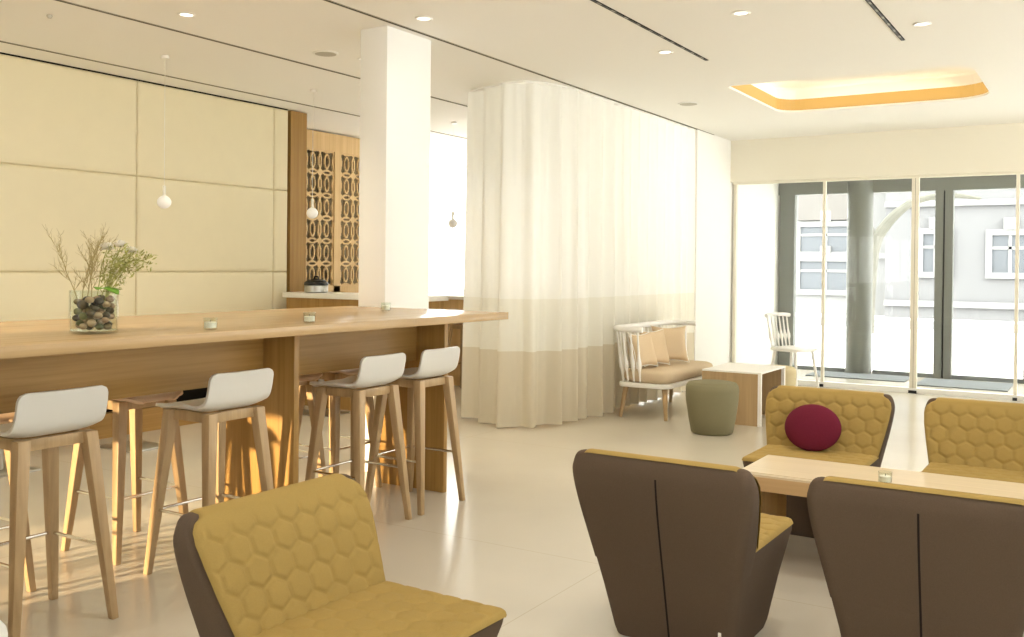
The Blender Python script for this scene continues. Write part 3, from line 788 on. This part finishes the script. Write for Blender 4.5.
# ------------------------------------------------------------------ poufs
def pouf(name, mat, label, x, y, r, h):
    t = thing(name, label, 'ottoman', (x, y, 0)); s = r/.22; k = h/.42
    MB().lathe([(.158*s, 0), (.172*s, .012*k), (.195*s, .12*k), (.216*s, .27*k), (.220*s, .355*k), (.214*s, .392*k), (.198*s, .411*k)], 48).build('body', mat, t, smooth=True, angle=60)
    MB().lathe([(.199*s, .405*k), (.196*s, .413*k), (.16*s, .42*k), (.08*s, .4235*k), (.002, .424*k)], 48).build('top_pad', mat, t, smooth=True, angle=60)
    return t
pouf('pouf', 'olive', 'olive green felt pouf beside the oak sided side table', -2.80, 7.72, .22, .43)
pouf('pouf', 'pale_pouf', 'pale cream pouf half hidden behind the side table', -2.76, 9.42, .19, .42)

# ------------------------------------------------------------------ white topped side table
sd = thing('side_table', 'square oak side table with its lit edge painted white beside the olive pouf', 'table', (-2.82, 8.62, 0))
hx, hy = .27, .37
box(-hx, hx, -hy, hy, .456, .47).build('table_top', 'white_paint', sd)
box(-hx, -hx+.03, -hy+.0, hy, 0, .456).build('side_panel', 'leg_oak', sd)
box(hx-.03, hx, hy-.03, hy, 0, .456).build('back_post', 'white_paint', sd)
box(-hx+.03, hx-.03, -hy, -hy+.025, 0, .456).build('front_panel', 'leg_oak', sd)
box(hx-.03, hx, -hy, -hy+.025, 0, .456).build('lit_edge', 'white_paint', sd)  # oak edge painted white for the light it catches
box(-hx+.03, hx-.03, hy-.025, hy, 0, .456).build('back_panel', 'leg_oak', sd)

# ------------------------------------------------------------------ white spindle settee
ss = thing('spindle_settee', 'white spindle backed settee with pale wooden legs against the curtain', 'settee', (-3.58, 8.66, 0))
X0, X1, Y0, Y1 = -.26, .25, -.64, .64
m = MB(); m.loft([rrect(.255, Y0, Y1, z, .10, 8) for z in (.285, .325)]); m.build('seat_frame', 'white_paint', ss, bevel=.006)
def turned(a, b, r, n=10):
    """turned spindle with a swelling"""
    pts, rad = [], []
    prof = [(0, .7), (.12, .75), (.22, 1.0), (.30, 1.75), (.38, 1.9), (.46, 1.3), (.56, .9), (.75, .8), (1, .7)]
    for f, k in prof: pts.append(Vector(a).lerp(Vector(b), f)); rad.append(r*k)
    return MB().tube(pts, rad, n)
zt = .815
railp = arc([(.02, Y0-.03, zt), (-.16, Y0-.035, zt), (-.275, Y0+.04, zt), (-.30, Y0+.2, zt), (-.30, 0, zt), (-.30, Y1-.2, zt), (-.275, Y1-.04, zt), (-.16, Y1+.035, zt), (.02, Y1+.03, zt)], 6)
rings = []
for i, p in enumerate(railp):
    tdir = (railp[min(i+1, len(railp)-1)]-railp[max(i-1, 0)]).normalized(); n = Vector((-tdir.y, tdir.x, 0))
    rings.append([p+n*(.026*math.cos(a))+Vector((0, 0, .026*math.sin(a))) for a in [2*PI*k/10 for k in range(10)]])
MB().loft(rings).build('top_rail', 'white_paint', ss, smooth=True, angle=60)
sps = [(-.02, Y0+.02), (-.08, Y0+.02), (-.14, Y0+.025), (-.20, Y0+.05)] + [(-.235, Y0+.14+i*.1111) for i in range(10)] + [(-.20, Y1-.05), (-.14, Y1-.025), (-.08, Y1-.02)]
for x, y in sps:
    q = min(railp, key=lambda p: (p.x-x*1.22)**2+(p.y-y)**2)
    turned((x, y, .32), (q.x, q.y, zt), .0115).build('spindle', 'white_paint', ss, smooth=True, angle=180)
for sx, sy in ((-1, -1), (1, -1), (-1, 1), (1, 1)):
    MB().tube([(sx*.19, sy*.55, .29), (sx*.225, sy*.60, 0)], [.027, .016], 12).build('leg', 'leg_oak', ss, smooth=True)
def soft(hx, hy, z0, z1, r, name, mat, loc, lab, cat='cushion', grp=None):
    rings = []
    for f, ins in ((0, .03), (.15, .008), (.35, 0), (.65, 0), (.85, .008), (1, .035)):
        rings.append(rrect(hx-ins, -hy+ins, hy-ins, z0+(z1-z0)*f, r, 8))
    o = MB().loft(rings).build(name, mat, None, smooth=True, angle=60); o.location = loc
    return tag(o, lab, cat, grp)
soft(.235, .615, 0, .115, .10, 'seat_cushion', 'seat_cush', (-3.565, 8.66, .327), 'long sand coloured seat cushion on the white spindle settee')
def square_pillow(s, th, name, mat, loc, rot, lab):
    def fn(u, v):
        a, b = 2*u-1, 2*v-1
        pin = 1-.15*(1-abs(b)**2)*abs(a)**3; pin2 = 1-.15*(1-abs(a)**2)*abs(b)**3
        return Vector((a*s*pin, 0, b*s*pin2)), th*(1-a**4)**.5*(1-b**4)**.5
    m = MB(); N = 18
    for sg in (-1, 1):
        m.grid(lambda u, v: (lambda P, t: (P.x, sg*t, P.z))(*fn(u, v)), N, N)
    bmesh.ops.remove_doubles(m.bm, verts=m.bm.verts, dist=1e-5)
    t = thing(name, lab, 'cushion', loc, 0, 'scatter cushions on the settee'); t.rotation_euler = rot
    m.build('cover', mat, t, smooth=True, angle=180)
    e = MB(); k = [fn(i/16, 0)[0] for i in range(16)]+[fn(1, i/16)[0] for i in range(16)]+[fn(1-i/16, 1)[0] for i in range(16)]+[fn(0, 1-i/16)[0] for i in range(17)]
    e.tube(k, .005, 6).build('piping', 'white_cush', t, smooth=True)
    return t
R = math.radians
square_pillow(.185, .060, 'scatter_cushion', 'beige_cush', (-3.655, 8.86, .630), (R(-16), 0, R(43)), 'square beige cushion furthest right on the white settee')
square_pillow(.175, .055, 'scatter_cushion', 'beige_cush', (-3.66, 8.48, .620), (R(-16), 0, R(70)), 'square beige cushion in the middle of three on the white settee')
square_pillow(.165, .050, 'scatter_cushion', 'beige_cush', (-3.66, 8.23, .612), (R(-18), 0, R(78)), 'square beige cushion nearest the left arm of the white settee')

# ------------------------------------------------------------------ white spindle chair by the glass
sc = thing('spindle_chair', 'white spindle back chair standing before the glass wall', 'chair', (-3.03, 11.0, 0), R(-112))
sc.scale = (1, 1, 1.05)
m = MB(); m.loft([rrect(.21-ins, -.20+ins, .21-ins, z, .08, 8) for z, ins in ((.425, .015), (.435, 0), (.455, 0), (.465, .012))]); m.build('seat', 'white_paint', sc, smooth=True)
for sx, sy in ((-1, -1), (1, -1), (-1, 1), (1, 1)):
    MB().tube([(sx*.15, sy*.14, .43), (sx*.20, sy*.20, 0)], [.019, .012], 10).build('leg', 'white_paint', sc, smooth=True)
for i in range(6):
    x = -.175+.07*i; turned((x*.9, -.175, .46), (x, -.24, .80), .011).build('spindle', 'white_paint', sc, smooth=True, angle=180)
MB().tube(arc([(-.21, -.225, .80), (-.1, -.25, .81), (.1, -.25, .81), (.21, -.225, .80)], 5), .022, 10).build('top_rail', 'white_paint', sc, smooth=True)

# ------------------------------------------------------------------ curtains
def curtain(name, path, label, wave, amp, seed):
    rnd = random.Random(seed); pts = [Vector((*p, 0)) for p in path]
    ph = [rnd.uniform(0, 6) for _ in range(4)]
    P = []
    for a, b in zip(pts, pts[1:]):
        n = max(2, int((b-a).length/.011))
        for k in range(n): P.append(a.lerp(b, k/n))
    P.append(pts[-1]); L = [0]
    for a, b in zip(P, P[1:]): L.append(L[-1]+(b-a).length)
    nor = []
    for i in range(len(P)):
        d = P[min(i+14, len(P)-1)]-P[max(i-14, 0)]; d.normalize(); nor.append(Vector((d.y, -d.x, 0)))
    NZ = 26
    def fn(u, v):
        i = min(len(P)-1, int(round(u*(len(P)-1)))); s = L[i]
        g = 1.0-.55*v
        w = math.sin(2*PI*s/wave+ph[0]+.9*math.sin(s*2.1+ph[1]))+.35*math.sin(2*PI*s/(wave*.53)+ph[2]+.5*v)+.25*math.sin(2*PI*s/(wave*2.7)+ph[3])
        gather = math.sin(2*PI*s/.055)*max(0, v-.93)/.07*.35
        p = P[i]+nor[i]*(amp*g*w+.008*gather)
        z = .012+.008*(1+math.sin(s*5+ph[2]))*(1-v)+(CH-.03)*v-.005*v
        return (p.x, p.y, z)
    t = thing(name, label, 'curtain', (0, 0, 0))
    MB().grid(fn, len(P)-1, NZ).build('cloth', 'curtain', t, smooth=True, angle=180)
    m = MB()
    for a, b in zip(pts, pts[1:]):
        m.tube([(a.x, a.y, CH-.012), (b.x, b.y, CH-.012)], .009, 4)
    m.build('track', 'white_paint', t)
    return t
curtain('curtain', [(-4.86, 7.10), (-4.36, 6.92), (-4.20, 6.93), (-4.07, 7.10), (-4.0, 7.45), (-3.985, 8.40)], 'sheer cream curtain with a beige hem, wrapping the corner beside the bar', .25, .060, 3)
curtain('curtain', [(-4.0, 8.43), (-3.99, 9.0), (-3.97, 10.24)], 'sheer cream curtain with a beige hem, hanging behind the white settee', .20, .046, 9)

# ------------------------------------------------------------------ light
w = bpy.data.worlds.new('sky'); bpy.context.scene.world = w; w.use_nodes = True
bg = w.node_tree.nodes['Background']; bg.inputs['Color'].default_value = (1, .99, .97, 1); bg.inputs['Strength'].default_value = 3.2
sun = bpy.data.lights.new('sun', 'SUN'); sun.energy = 3.9; sun.color = (1, .72, .44); sun.angle = R(1.2)
so = bpy.data.objects.new('sun', sun); C.objects.link(so)
so.rotation_euler = Vector((.20, .965, -.172)).to_track_quat('-Z', 'Y').to_euler()
def portal(loc, sx, sy, direction):
    l = bpy.data.lights.new('window_portal', 'AREA'); l.shape = 'RECTANGLE'; l.size = sx; l.size_y = sy
    o = bpy.data.objects.new('window_portal', l); o.location = loc; C.objects.link(o)
    o.rotation_euler = Vector(direction).to_track_quat('-Z', 'Z').to_euler(); l.cycles.is_portal = True
portal((XR+.15, 4.2, 1.88), 14.7, 1.35, (-1, 0, 0))
portal((-.3, YD+.2, 1.2), 7.3, 2.4, (0, -1, 0))
portal((XQ-.15, 11.5, 1.95), 4.0, 2.0, (1, 0, 0))
portal((-6.35, 13.7, 1.45), 4.4, 2.9, (0, -1, 0))
portal(((WX0+WX1)/2, YB-.16, 1.15), WX1-WX0, 2.3, (0, 1, 0))

# ------------------------------------------------------------------ camera
F, YAW, PITCH, ROLL, SHY = 960., R(31.8), R(-.5), .010, -44.
fw = Vector((-math.sin(YAW)*math.cos(PITCH), math.cos(YAW)*math.cos(PITCH), math.sin(PITCH)))
rt = Vector((math.cos(YAW), math.sin(YAW), 0)); up = rt.cross(fw)
r_ = rt*math.cos(ROLL)+up*math.sin(ROLL); u_ = -rt*math.sin(ROLL)+up*math.cos(ROLL)
cam = bpy.data.cameras.new('camera'); co = bpy.data.objects.new('camera', cam); C.objects.link(co)
mt = Matrix((r_, u_, -fw)).transposed().to_4x4(); mt.translation = (0, 0, 1.38); co.matrix_world = mt
cam.sensor_fit = 'HORIZONTAL'; cam.sensor_width = 36; cam.lens = F/1024*36
cam.shift_x = 0; cam.shift_y = SHY/1024; cam.clip_start = .05; cam.clip_end = 300
scn = bpy.context.scene; scn.camera = co
scn.view_settings.view_transform = 'Standard'; scn.view_settings.look = 'None'; scn.view_settings.gamma = 1; scn.view_settings.use_curve_mapping = False
scn.view_settings.exposure = 1.6
cy_ = scn.cycles; cy_.use_denoising = True; cy_.max_bounces = 10; cy_.diffuse_bounces = 6; cy_.glossy_bounces = 4; cy_.transparent_max_bounces = 24; cy_.sample_clamp_indirect = 8
cy_.caustics_reflective = False; cy_.caustics_refractive = False
